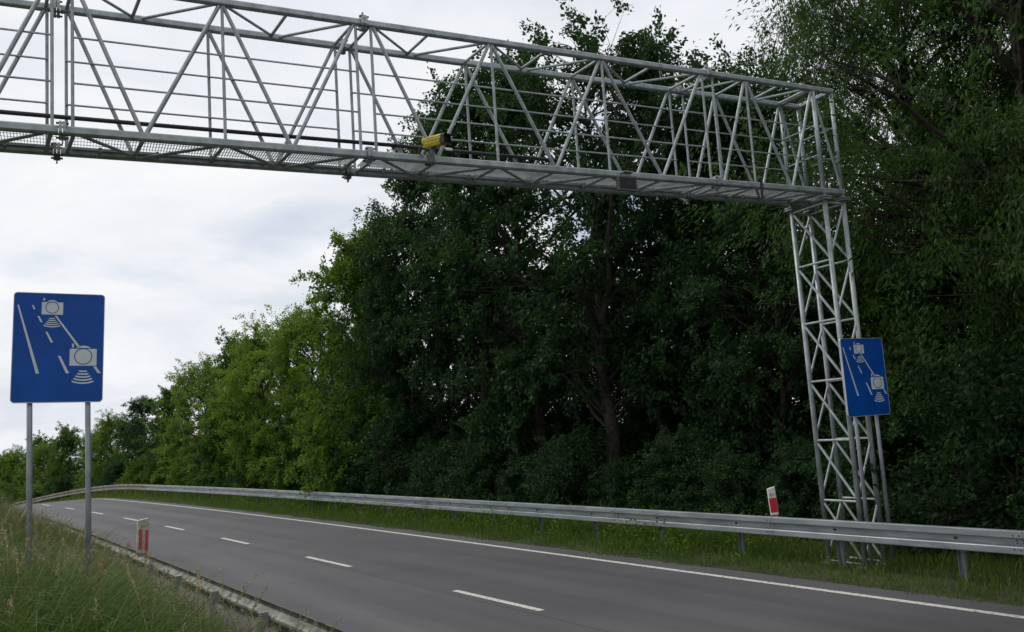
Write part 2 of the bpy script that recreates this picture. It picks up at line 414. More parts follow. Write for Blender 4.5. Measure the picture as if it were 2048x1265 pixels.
# segments: start x, list of (kind, x), end x
SEG = [(-10.91, [('n', -10.24), ('a', -9.48)], -8.74),
       (-8.74, [('n', -7.72), ('a', -6.80), ('n', -5.92), ('a', -5.03), ('n', -4.30)], -3.43),
       (-3.43, [('n', -2.61), ('a', -1.74), ('n', -0.95)], 0.0),
       (0.0, [('n', 0.91), ('a', 1.79), ('n', 2.68), ('a', 3.56), ('n', 4.48)], 5.48),
       (5.48, [('a', 6.24), ('n', 7.00)], 7.67)]
FAR, NEAR = D, 0.0
g_end = 0.04
for si, (xa, nodes, xb) in enumerate(SEG):
    last = si == len(SEG) - 1; first = si == 0
    e0 = xa + (0.0 if first else g_end); e1 = xb - (0.0 if last else g_end)
    c0 = e0 - (0.42 if first else 0); c1 = e1 + (0.42 if last else 0)
    for y in (NEAR, FAR):
        fx = (-0.06 if (y == FAR and not last) else 0.0)
        c0_, c1_ = c0 + fx, c1 + fx
        if y == FAR and si == 3: c1_ = c1
        gpart(MB().tube((c0_, y, ZB), (c1_, y, ZB), 0.095), 'bottom_chord')
        gpart(MB().tube((c0_, y, ZT), (c1_, y, ZT), 0.085), 'top_chord')
        # end verticals, apex verticals
        if not first: gpart(MB().bar((e0 + 0.06 + fx, y, ZB + .047), (e0 + 0.06 + fx, y, ZT - .042), 0.019), 'vertical')
        if not last: gpart(MB().bar((e1 - 0.06 + fx, y, ZB + .047), (e1 - 0.06 + fx, y, ZT - .042), 0.019), 'vertical')
        path = []
        if first: path = [('a', e0 + .02)] + nodes + [('n', e1 - .1)]
        elif last: path = [('n', e0 + .1)] + nodes + [('a', e1 - .02)]
        else: path = [('a', e0 + 0.07)] + nodes + [('a', e1 - 0.07)]
        for (k0, x0), (k1, x1) in zip(path[:-1], path[1:]):
            z0 = ZT - .04 if k0 == 'a' else ZB + .045; z1 = ZT - .04 if k1 == 'a' else ZB + .045
            ofs = 0.022
            gpart(MB().bar((x0 + ofs + fx, y, z0), (x1 - ofs + fx, y, z1), 0.0245), 'diagonal')
        for k, x in nodes:
            if k == 'a': gpart(MB().bar((x + 0.01 + fx, y, ZB + .047), (x + 0.01 + fx, y, ZT - .042), 0.019), 'vertical')
    # plan bracing, top and bottom
    st = [('a', e0 + .07)] + nodes + [('a', e1 - .07)]
    if last: st = [('n', e0 + .07)] + nodes + [('a', e1 - .07)]
    if first: st = [('a', e0 + .07)] + nodes + [('n', e1 - .07)]
    for z, r in ((ZT, 0.021), (ZB - 0.012, 0.022)):
        nm = 'top_brace' if z > 7 else 'bottom_brace'
        for k, x in st: gpart(MB().bar((x, .045, z), (x - (0 if last else .06), D - .045, z), r), nm)
        for (k0, x0), (k1, x1) in zip(st[:-1], st[1:]):
            y0 = .05 if k0 == 'a' else D - .05; y1 = .05 if k1 == 'a' else D - .05
            gpart(MB().bar((x0 + .05, y0, z - .004), (x1 - .05, y1, z - .004), r * .9), nm)
    # handrails on both faces
    for y, sg in ((NEAR, 1), (FAR, -1)):
        for hz in (0.56, 1.09):
            fx = -0.06 if (y == FAR and not last) else 0.0
            gpart(MB().bar((c0 + .055 + fx, y + sg * .030, ZB + hz), (c1 - .055 + fx, y + sg * .030, ZB + hz), 0.0125, 6), 'handrail')
    # open grating deck: load bars and cross rods, too fine to pick apart singly
    mb = MB()
    x = e0 + 0.02
    while x < c1 - 0.02:
        mb.box((x, D / 2, ZB + 0.062), (0.004, D - 0.12, 0.026)); x += 0.032
    for k in range(6):
        y = 0.08 + k * (D - .16) / 5
        mb.box(((e0 + c1) / 2, y, ZB + 0.072), (c1 - e0 - .05, 0.004, 0.005))
    gr = gpart(mb, 'deck_grating'); gr['kind'] = 'stuff'
    mb = MB()
    for y in (0.066, D - 0.066): mb.box(((e0 + c1) / 2, y, ZB + 0.030), (c1 - e0 - 0.1, 0.03, 0.03))
    gpart(mb, 'deck_support')
    k = e0 + 0.35
    while k < c1 - .2:
        gpart(MB().box((k, D - 0.14, ZB + 0.0), (0.035, 0.05, 0.06)).bar((k, D - .14, ZB - .05), (k, D - .14, ZB + .02), .012, 6), 'deck_clamp', M_galv_dark)
        k += 0.62
# splice flanges with bolts
for xs0 in (-8.74, -3.43, 0.0, 5.48):
    for y in (NEAR, FAR):
        xs = xs0 - (.06 if y == FAR and xs0 < 5 else 0)
        for z in (ZB, ZT):
            fl = MB().bar((xs - 0.036, y, z), (xs - 0.003, y, z), 0.105, 8).bar((xs + 0.003, y, z), (xs + 0.036, y, z), 0.105, 8)
            fo = gpart(fl, 'splice_flange', M_galv_dark if (z == ZB and y == FAR) else M_galv)
            for sx in (-1, 1):
                for sz in (-1, 1):
                    MB().bar((xs - .062, y + sx * .062, z + sz * .062), (xs + .062, y + sx * .062, z + sz * .062), 0.013, 6).obj('bolt', M_bolt, fo)
            sgz = 1 if z == ZT else -1
            gpart(MB().box((xs, y, z + sgz * .085), (.016, .05, .11)), 'splice_lug', M_galv_dark)
# end frames and towers
def tower(xl, xr, mirror):
    xs = (xl, xr)
    for x in xs:
        for y in (NEAR, FAR):
            gpart(MB().bar((x, y, ZB + .05), (x, y, ZT - .045), 0.036, 10), 'end_post', smooth=True)
            gpart(MB().bar((x, y, 0.03), (x, y, ZB - .15), 0.040, 12), 'tower_leg', smooth=True)
            gpart(MB().box((x, y, ZB - .10), (.16, .16, .022)).box((x, y, ZB - .135), (.16, .16, .022)).bar((x, y, ZB - .15), (x, y, ZB - .048), .04, 10), 'leg_flange', M_galv_dark)
            gpart(MB().box((x, y, 0.015), (.2, .2, .03)), 'base_plate', M_galv_dark)
        for z in (ZT, ZB):
            gpart(MB().tube((x, .05, z), (x, D - .05, z), 0.07), 'end_beam')
        gpart(MB().bar((x, .0, ZB + .62), (x, D, ZB + .62), .014, 6), 'handrail')
        gpart(MB().bar((x, .0, ZB + 1.12), (x, D, ZB + 1.12), .014, 6), 'handrail')
    gpart(MB().bar((xl, D, ZT - .05), (xr, D, ZB + .05), .022), 'end_brace')
    gpart(MB().bar((xl, 0, ZT - .05), (xr, 0, ZB + .05), .022), 'end_brace')
    z0, n = 0.05, 6
    dz = (ZB - .17 - z0) / n
    for k in range(n):
        za, zb = z0 + k * dz, z0 + (k + 1) * dz
        for x in xs:
            gpart(MB().bar((x, .03, za), (x, D - .03, za), .019), 'rung')
            gpart(MB().bar((x, .03, za + .05), (x, D - .03, zb - .05), .022), 'tower_brace')
        for y in (NEAR, FAR):
            a, b_ = (xl, xr) if not mirror else (xr, xl)
            gpart(MB().bar((a, y, za + .06), (b_, y, zb - .04), .019), 'tower_brace')
    for x in xs: gpart(MB().bar((x, .03, ZB - .19), (x, D - .03, ZB - .19), .019), 'rung')
    for y in (NEAR, FAR): gpart(MB().bar((xl, y, ZB - .19), (xr, y, ZB - .19), .019), 'rung')
tower(7.67, 8.08, False)
tower(-11.32, -10.91, True)
gpart(MB().box((7.87, .37, -.18), (1.0, 1.3, .28)), 'foundation', M_concrete)
gpart(MB().box((-11.1, .37, .9), (1.0, 1.3, .8)), 'foundation', M_concrete)
# cable conduit along the far face
cz = ZB + 0.39; cy = D - .075
gpart(MB().bar((-10.8, cy, cz), (0.62, cy, cz), 0.026, 8), 'cable_conduit', M_conduit, smooth=True)
gpart(MB().bar((0.62, cy, cz), (3.10, cy, cz - .02), 0.026, 8), 'cable_conduit', M_conduit, smooth=True)
gpart(MB().bar((1.32, cy, cz), (1.42, cy, cz), 0.030, 8), 'cable_clip', M_white, smooth=True)
gpart(MB().bar((6.31, -.06, ZB + .04), (6.29, -.06, ZB - .30), .022, 8), 'drop_rod', M_conduit)

# ------------------------------------------------------------------ yellow enforcement camera
CAMT = empty('enforcement_camera', (0.80, -0.02, ZB + 0.05)); tag(CAMT, 'yellow boxy traffic camera with black hood clamped on the gantry chord', 'camera')
head = math.radians(160)                       # clockwise from +Y
L = Vector((math.sin(head), math.cos(head), -0.11)).normalized()
Xc = L.cross(Vector((0, 0, 1))).normalized(); Uc = Xc.cross(L).normalized()
Rc = Matrix((L, -Xc, Uc)).transposed()         # local x = viewing direction
base = Vector((0.86 - 0.80, -0.12 + 0.02, 0.165))
def cpt(p): return base + Rc @ (Vector(p) * .82)
def prism(mb, prof, x0, x1, prof2=None):
    n = len(prof); prof2 = prof2 or prof
    mb.add([cpt((x0, a, b)) for a, b in prof] + [cpt((x1, a, b)) for a, b in prof2],
           [(k, (k + 1) % n, n + (k + 1) % n, n + k) for k in range(n)] + [tuple(range(n - 1, -1, -1)), tuple(range(n, 2 * n))])
    return mb
prism(MB(), [(-.075, -.035), (-.055, -.085), (.055, -.085), (.075, -.035), (.075, .03), (-.075, .03)], -0.24, 0.17).obj('housing', M_yellow, CAMT, bevel=.004)
prism(MB(), [(-.082, -.005), (.082, -.005), (.082, .055), (.05, .085), (-.05, .085), (-.082, .055)], -0.25, 0.19,
      [(-.082, -.005), (.082, -.005), (.082, .055), (.05, .085), (-.05, .085), (-.082, .055)]).obj('sun_shield', M_yellow, CAMT, bevel=.004)
hood = MB()
hp = [(-.078, -.07), (.078, -.07), (.078, .06), (.05, .082), (-.05, .082), (-.078, .06)]
n = len(hp)
hi = [(a * .86, b_ * .86) for a, b_ in hp]
hood.add([cpt((.19, a, b_)) for a, b_ in hp] + [cpt((.27, a, b_)) for a, b_ in hp] + [cpt((.27, a, b_)) for a, b_ in hi] + [cpt((.20, a, b_)) for a, b_ in hi],
         [(k, (k + 1) % n, n + (k + 1) % n, n + k) for k in range(n)] + [(n + k, n + (k + 1) % n, 2 * n + (k + 1) % n, 2 * n + k) for k in range(n)] +
         [(2 * n + k, 2 * n + (k + 1) % n, 3 * n + (k + 1) % n, 3 * n + k) for k in range(n)] + [tuple(range(n - 1, -1, -1)), tuple(3 * n + k for k in range(n))])
hood.obj('hood', M_black, CAMT)
MB().bar(cpt((.195, 0, -.005)), cpt((.225, 0, -.005)), .04, 14).obj('lens', M_black, CAMT, smooth=False)
MB().box(cpt((-.06, 0, -.098)), (.08, .06, .03)).bar(cpt((-.06, 0, -.1)), cpt((-.06, 0, -.165)), .022, 8).obj('pan_bracket', M_box, CAMT)
MB().box((0.0, -.035, 0.015), (.08, .10, .03)).box((0.0, -.078, -.045), (.08, .02, .14)).box((0, .07, -.045), (.08, .02, .14)).obj('chord_clamp', M_box, CAMT)
mb = MB(); prev = None
for k in range(9):
    a = k / 8; p = Vector((-.10 - .05 * math.sin(a * 3.1), -.06, .12 - .16 * a + .02 * math.sin(a * 6)))
    if prev is not None: mb.bar(prev, p, .009, 6)
    prev = p
mb.obj('cable', M_conduit, CAMT)

SB = empty('sensor_box', (3.77, -0.09, ZB - 0.15)); tag(SB, 'small dark grey flat sensor box hung on the gantry bottom chord', 'sensor box')
MB().box((0, 0, 0), (.33, .06, .22)).obj('housing', M_box, SB, bevel=.008)
MB().box((0, .0, 0.122), (.12, .05, .03)).box((0.02, .05, .165), (.16, .20, .02)).box((0.02, .155, .10), (.16, .016, .13)).obj('bracket', M_galv_dark, SB)
MB().box((0, -.033, 0), (.27, .008, .16)).obj('front_panel', M_black, SB)

# ------------------------------------------------------------------ speed control signs
SW, SH = 0.92, 1.23
def flat(mb, pts, y=-0.0175, th=0.0016):
    n = len(pts)
    vs = [((u - .5) * SW, y, (v - .5) * SH) for u, v in pts] + [((u - .5) * SW, y - th, (v - .5) * SH) for u, v in pts]
    mb.add(vs, [tuple(range(n)), tuple(range(2 * n - 1, n - 1, -1))] + [(k, n + k, n + (k + 1) % n, (k + 1) % n) for k in range(n)])
    return mb
def stroke(mb, a, b_, w0, w1):
    return flat(mb, [(a[0] - w0 / 2, a[1]), (a[0] + w0 / 2, a[1]), (b_[0] + w1 / 2, b_[1]), (b_[0] - w1 / 2, b_[1])][::-1])
def ring(mb, c, r0, r1, y, th=.0014, n=28):
    vs = []
    for r in (r0, r1):
        for yy in (y, y - th):
            vs += [((c[0] - .5) * SW + r * math.cos(2 * math.pi * k / n), yy, (c[1] - .5) * SH + r * math.sin(2 * math.pi * k / n)) for k in range(n)]
    f = []
    for k in range(n):
        j = (k + 1) % n
        f += [(n + k, n + j, 3 * n + j, 3 * n + k), (3 * n + k, 3 * n + j, 2 * n + j, 2 * n + k), (k, j, n + j, n + k)]
    return mb.add(vs, f)
def arcs(mb, c, vs, hw, sag, th):
    for v, h, sg in zip(vs, hw, sag):
        n = 9; top = []; bot = []
        for k in range(n):
            a = -1 + 2 * k / (n - 1)
            vv = v + sg * a * a
            top.append((c + h * a, vv + th / 2)); bot.append((c + h * a, vv - th / 2))
        flat(mb, bot + top[::-1])
    return mb
def camera_symbol(parent, u0, u1, v0, v1, cx, cv, rh, rr, rt, btn):
    mb = flat(MB(), [(u0, v0), (u1, v0), (u1, v1), (u0, v1)])
    pts = []
    for k in range(15):
        a = math.pi * k / 14
        u = cx + rh / SW * math.cos(a); v = cv + rh / SH * math.sin(a)
        if v > v1 - .002: pts.append((u, v))
    flat(mb, pts)
    flat(mb, [(btn[0], btn[1]), (btn[2], btn[1]), (btn[2], btn[3]), (btn[0], btn[3])])
    o = mb.obj('camera_symbol', M_symbol, parent)
    ring(MB(), (cx, cv), rr - rt, rr, -0.0196).obj('lens_ring', M_blue, o)
def rounded(w, h, r, n=5):
    p = []
    for cx, cz, a0 in ((w / 2 - r, h / 2 - r, 0), (-w / 2 + r, h / 2 - r, 90), (-w / 2 + r, -h / 2 + r, 180), (w / 2 - r, -h / 2 + r, 270)):
        for k in range(n + 1):
            a = math.radians(a0 + 90 * k / n); p.append((cx + r * math.cos(a), cz + r * math.sin(a)))
    return p
def sign(loc, rz, z_bottom, post_dx, post_len, label, tilt=0.0):
    root = empty('speed_control_sign', loc, rz); tag(root, label, 'road sign')
    pn = bpy.data.objects.new('panel', None)
    P = rounded(SW - .012, SH - .012, .035); n = len(P)
    mb = MB().add([(x, -.016, z) for x, z in P] + [(x, 0.0, z) for x, z in P], [tuple(range(n)), tuple(range(2 * n - 1, n - 1, -1))] + [(k, n + k, n + (k + 1) % n, (k + 1) % n) for k in range(n)])
    pan = mb.obj('panel', M_blue, root); pan.location = (0, 0, z_bottom + SH / 2); pan.rotation_euler = (0, tilt, 0)
    A = rounded(SW, SH, .04); B = rounded(SW - .016, SH - .016, .034)
    mb = MB().add([(x, -.020, z) for x, z in A] + [(x, .012, z) for x, z in A] + [(x, -.020, z) for x, z in B] + [(x, .012, z) for x, z in B],
                  [(k, (k + 1) % n, n + (k + 1) % n, n + k) for k in range(n)] + [(k, 2 * n + k, 2 * n + (k + 1) % n, (k + 1) % n) for k in range(n)] +
                  [(2 * n + k, 3 * n + k, 3 * n + (k + 1) % n, 2 * n + (k + 1) % n) for k in range(n)] + [(n + k, n + (k + 1) % n, 3 * n + (k + 1) % n, 3 * n + k) for k in range(n)])
    rim = mb.obj('rim', M_rim, root); rim.location = pan.location; rim.rotation_euler = pan.rotation_euler
    stroke(MB(), (.049, .883), (.279, .262), .017, .036).obj('lane_line_symbol', M_symbol, pan)
    for a, b_, w0, w1 in (((.203, .884), (.226, .846), .018, .02), ((.269, .785), (.305, .729), .02, .022), ((.36, .643), (.424, .546), .022, .027), ((.506, .424), (.603, .265), .027, .036)):
        stroke(MB(), a, b_, w0, w1).obj('dash_symbol', M_symbol, pan)
    stroke(MB(), (.455, .792), (.722, .505), .022, .03).obj('lane_line_symbol', M_symbol, pan)
    stroke(MB(), (.902, .326), (.955, .266), .034, .038).obj('lane_line_symbol', M_symbol, pan)
    camera_symbol(pan, .302, .535, .801, .915, .416, .866, .085, .068, .0075, (.316, .929, .335, .953))
    camera_symbol(pan, .621, .921, .334, .49, .771, .42, .123, .093, .0095, (.643, .503, .664, .537))
    arcs(MB(), .418, (.764, .746, .727, .708, .688), (.028, .043, .058, .075, .092), (.002, .004, .007, .010, .013), .0095).obj('wave_symbol', M_symbol, pan)
    arcs(MB(), .772, (.283, .257, .230, .202, .174), (.044, .062, .082, .102, .121), (.002, .005, .009, .014, .018), .014).obj('wave_symbol', M_symbol, pan)
    for dx in post_dx:
        MB().bar((dx, .035, z_bottom + SH * .93 - post_len - SH * .93), (dx, .035, z_bottom + SH * .93), .030, 12).obj('post', M_post, root, smooth=True)
        for zz in (.18, .8): MB().box((dx, .035, z_bottom + SH * zz), (.10, .068, .035)).obj('clamp', M_galv_dark, root)
    return root
sign((-3.475, 0.75, 0.0), 0.0, 3.11, (-.29, .29), 3.0, 'large blue average speed camera sign on two posts in tall grass', math.radians(1.7))
sign((7.92, -0.17, 0.0), 0.0, 2.33, (-.26, .20), 2.40, 'blue average speed camera sign on posts in front of the lattice tower')

# ------------------------------------------------------------------ guardrails
WP = [(.040, .155), (.080, .154), (.091, .149), (.094, .140), (.094, .064), (.089, .056), (.014, .050), (.006, .042), (.006, -.042), (.014, -.050), (.089, -.056),
      (.094, -.064), (.094, -.140), (.091, -.149), (.080, -.154), (.040, -.155)]
WP_ROUND = [(.052, .155), (.062, .152), (.086, .132), (.094, .105), (.090, .078), (.070, .056), (.030, .038), (.008, .022), (.002, .0), (.008, -.022), (.030, -.038),
            (.070, -.056), (.090, -.078), (.094, -.105), (.086, -.132), (.062, -.152), (.040, -.158), (.022, -.150)]
def beam_section(s0, s1, t, side, zc, mat, parent, sub=6, lap=0.0, prof=None):
    WP = prof or globals()['WP']
    """side: +1 humps face +t, -1 humps face -t"""
    s = np.linspace(s0, s1, sub + 1); n = len(WP); rows = []
    for i, sv in enumerate(s):
        o = lap * (1 - i / sub)
        for sgn in (0, 1):
            for d, z in WP:
                dd = d - 0.004 * sgn
                rows.append(at(sv, t + side * (dd + o * 0.005), zc + z))
    f = []; m = 2 * n
    for i in range(sub):
        a, b_ = i * m, (i + 1) * m
        for k in range(n - 1):
            f += [(a + k, a + k + 1, b_ + k + 1, b_ + k), (a + n + k, b_ + n + k, b_ + n + k + 1, a + n + k + 1)]
        f += [(a, b_, b_ + n, a + n), (a + n - 1, a + 2 * n - 1, b_ + 2 * n - 1, b_ + n - 1)]
    for a in (0, sub * m):
        f += [(a + k, a + n + k, a + n + k + 1, a + k + 1) for k in range(n - 1)]
    me = mesh_of('rail_section', rows, f, mat)
    o = link(bpy.data.objects.new('rail_section', me)); 
    if parent: o.parent = parent
    return o
def heading(s):
    p, q = at(s - .2, 0.), at(s + .2, 0.)
    return math.atan2(-(q[0] - p[0]), q[1] - p[1])
post_me = {}
def c_post(h, mat, key):
    if key in post_me: return post_me[key]
    mb = MB(); w, d, th = .10, .055, .005
    mb.box((0, 0, h / 2), (w, th, h)).box((-w / 2 + th / 2, -d / 2, h / 2), (th, d - th, h)).box((w / 2 - th / 2, -d / 2, h / 2), (th, d - th, h))
    post_me[key] = mesh_of('post', mb.v, mb.f, mat); return post_me[key]
bm_ = MB().box((0, 0, 0), (.05, .006, .03)).bar((0, -.012, 0), (0, .016, 0), .013, 6)
bolt_me = mesh_of('bolt', bm_.v, bm_.f, M_bolt)
bs_ = MB().bar((0, -.004, 0), (0, .008, 0), .010, 6)
bolt_s = mesh_of('bolt', bs_.v, bs_.f, M_bolt)
def guardrail(label, t, side, s0, nsec, seclen, zc, mats, post_s, pmat, n_bolt_s, prof=None):
    root = empty('guardrail', at(s0, t)); tag(root, label, 'guardrail')
    inv = Matrix.Translation(-Vector(at(s0, t)))
    def par(o): o.parent = root; o.matrix_parent_inverse = inv; return o
    for k in range(nsec):
        a = s0 + k * seclen; m = mats(a)
        sec = par(beam_section(a, a + seclen + .16, t, side, zc, m, None, 6, 1.0, prof))
        if -4 < a < n_bolt_s:
            for ds in (.04, .12):
                for zz in (.09, .018, -.018, -.09):
                    d = .094 if abs(zz) > .05 else .004
                    bo = link(bpy.data.objects.new('bolt', bolt_s)); p = at(a + ds, t + side * (d + .004), zc + zz)
                    bo.location = p; bo.rotation_euler = (0, 0, heading(a) + (-math.pi / 2 if side > 0 else math.pi / 2)); bo.parent = sec
    for s in post_s:
        rz = heading(s)
        p = at(s, t - side * 0.11, 0.0); gz = float(ground_z([p[0]], [p[1]])[0])
        p[2] = gz - .25
        h = at(s, 0.)[2] + zc + .02 - p[2]
        po = link(bpy.data.objects.new('post', c_post(1.0, pmat, pmat.name))); par(po)
        po.location = p; po.scale = (1, 1, h); po.rotation_euler = (0, 0, rz + (math.pi / 2 if side < 0 else -math.pi / 2) + math.pi)
        sp = MB().box((0, 0, 0), (.06, .10, .15)).obj('spacer', pmat); par(sp)
        sp.location = at(s, t - side * 0.05, zc); sp.rotation_euler = (0, 0, rz + math.pi / 2)
        bo = link(bpy.data.objects.new('bolt', bolt_me)); par(bo)
        bo.location = at(s, t + side * .012, zc); bo.rotation_euler = (0, 0, rz + math.pi / 2)
    return root
rp = [-10.45, -8.4, -6.35, -4.3, -2.25] + [-.25 + 2.07 * k for k in range(42)]
guardrail('long bright double-wave steel guardrail along the far edge of the road below the trees', 4.90, -1, -11.5, 27, 4.14, 0.595,
          lambda a: M_rail if a < 45 else M_rail_old, rp, M_post, 34)
lp = [-7.6, -5.6, -3.55, -1.48, .60, 2.67, 4.75, 6.8, 8.9, 11.0, 13.0, 15.1, 17.2, 19.3]
guardrail('dirty steel guardrail half buried in dry grass on the near roadside', -3.86, 1, -9.5, 8, 4.14, 0.565,
          lambda a: M_rail_dirty, lp, M_galv_dark, 6, WP_ROUND)

# ------------------------------------------------------------------ delineators on the guardrails
def text_mesh(body, size, mat):
    cu = bpy.data.curves.new('number', 'FONT'); cu.body = body; cu.size = size; cu.extrude = .0008; cu.align_x = 'CENTER'; cu.align_y = 'CENTER'
    o = bpy.data.objects.new('number', cu); COL.objects.link(o)
    dg = bpy.context.evaluated_depsgraph_get()
    me = bpy.data.meshes.new_from_object(o.evaluated_get(dg))
    bpy.data.objects.remove(o); me.materials.clear(); me.materials.append(mat)
    return me
NUM = text_mesh('61', .085, M_ink)
def delineator(loc, rz, w, h, bands, label, tilt, dep=.09, mw=None, mr=None):
    mw = mw or M_white; mr = mr or M_red
    root = empty('marker_post', loc, rz); root.rotation_euler = (0, tilt, rz); tag(root, label, 'marker post')
    P = [(-w / 2, -dep / 2), (-w / 2 + .02, -dep / 2 - .012), (w / 2 - .02, -dep / 2 - .012), (w / 2, -dep / 2), (w / 2, dep / 2), (-w / 2, dep / 2)]
    n = len(P); top = lambda x: h - .03 + .05 * (x / w + .5) * .6
    mb = MB().add([(x, y, 0) for x, y in P] + [(x, y, top(x)) for x, y in P], [(k, (k + 1) % n, n + (k + 1) % n, n + k) for k in range(n)] + [tuple(range(n - 1, -1, -1)), tuple(range(n, 2 * n))])
    body = mb.obj('body', mw, root, bevel=.008)
    for x0, x1, z0, z1 in bands:
        f = -dep / 2 - .0135
        MB().add([(x0, f, z0), (x1, f, z0), (x1, f, z1), (x0, f, z1), (x0, f - .002, z0), (x1, f - .002, z0), (x1, f - .002, z1), (x0, f - .002, z1)],
                 [(4, 5, 6, 7), (0, 4, 7, 3), (1, 2, 6, 5), (0, 1, 5, 4), (3, 7, 6, 2)]).obj('red_band', mr, root)
    t = link(bpy.data.objects.new('number', NUM), root)
    t.location = (0, -dep / 2 - .0135, h - .13); t.rotation_euler = (math.radians(90), 0, 0)
    MB().box((0, 0, -.03), (w * .8, dep * .8, .06)).obj('foot_bracket', M_galv_dark, root)
    return root
p = at(7.45, -3.91, 0.77)
delineator(p, math.radians(6), .185, .60, [(-.070, -.015, .07, .42), (.030, .085, .03, .40)], 'worn white marker post with two red stripes on the near guardrail', math.radians(2.5), mw=M_white_old, mr=M_red_old)
p = at(1.0, 4.97, 0.765)
delineator(p, math.radians(-38), .135, .47, [(-.061, .061, .045, .285)], 'white marker post with one red band above the far guardrail', math.radians(-3.0))

# ------------------------------------------------------------------ trees
def polytube(paths, n=6):
    """paths: list of (pts (k,3), radii (k,)) -> V, loops, counts"""
    Vs = []; L = []; base = 0
    for P, R in paths:
        P = np.asarray(P); k = len(P)
        T = np.gradient(P, axis=0); T /= np.linalg.norm(T, axis=1)[:, None] + 1e-9
        up = np.array([0, 0, 1.0]) if abs(T[0, 2]) < .9 else np.array([1.0, 0, 0])
        X = np.cross(T, up); X /= np.linalg.norm(X, axis=1)[:, None] + 1e-9; Y = np.cross(X, T)
        a = 2 * np.pi * np.arange(n) / n
        ringv = P[:, None] + (X[:, None] * np.cos(a)[None, :, None] + Y[:, None] * np.sin(a)[None, :, None]) * np.asarray(R)[:, None, None]
        Vs.append(ringv.reshape(-1, 3))
        I = base + np.arange(k * n).reshape(k, n); J = np.roll(I, -1, 1)
        L.append(np.stack([I[:-1], J[:-1], J[1:], I[1:]], -1).reshape(-1, 4)); base += k * n
    Q = np.concatenate(L)
    return np.concatenate(Vs), Q.ravel(), np.full(len(Q), 4)

def curve(a, b, sag, wob, k, rg):
    t = np.linspace(0, 1, k)[:, None]
    P = a * (1 - t) + b * t
    P[:, 2] += sag * np.sin(np.pi * t[:, 0]) 
    P[1:-1] += rg.normal(0, wob, (k - 2, 3)) if k > 2 else 0
    return P

def leaves(pos, direc, size, wid, rg, fold=0.25, droop=0.3, shape='leaf'):
    n = len(pos)
    d = direc + rg.normal(0, .55, (n, 3)); d[:, 2] -= droop; d /= np.linalg.norm(d, axis=1)[:, None]
    up = np.tile([0, 0, 1.0], (n, 1)) + rg.normal(0, .55, (n, 3))
    x = np.cross(d, up); x /= np.linalg.norm(x, axis=1)[:, None] + 1e-9
    nz = np.cross(x, d)
    s = size * rg.uniform(.65, 1.25, n)[:, None]; w = s * wid
    a = pos; c = pos + d * s
    m = pos + d * s * .45
    l = m + x * w * .5 + nz * w * fold * .5; r = m - x * w * .5 + nz * w * fold * .5
    V = np.stack([a, r, c, l], 1).reshape(-1, 3)
    I = np.arange(n)[:, None] * 4
    F = np.concatenate([I + np.array([0, 1, 2]), I + np.array([0, 2, 3])], 1)
    tint = np.repeat(np.clip(rg.beta(2, 2.5, n), 0, 1), 2)
    return V, F.ravel(), np.full(2 * n, 3), tint

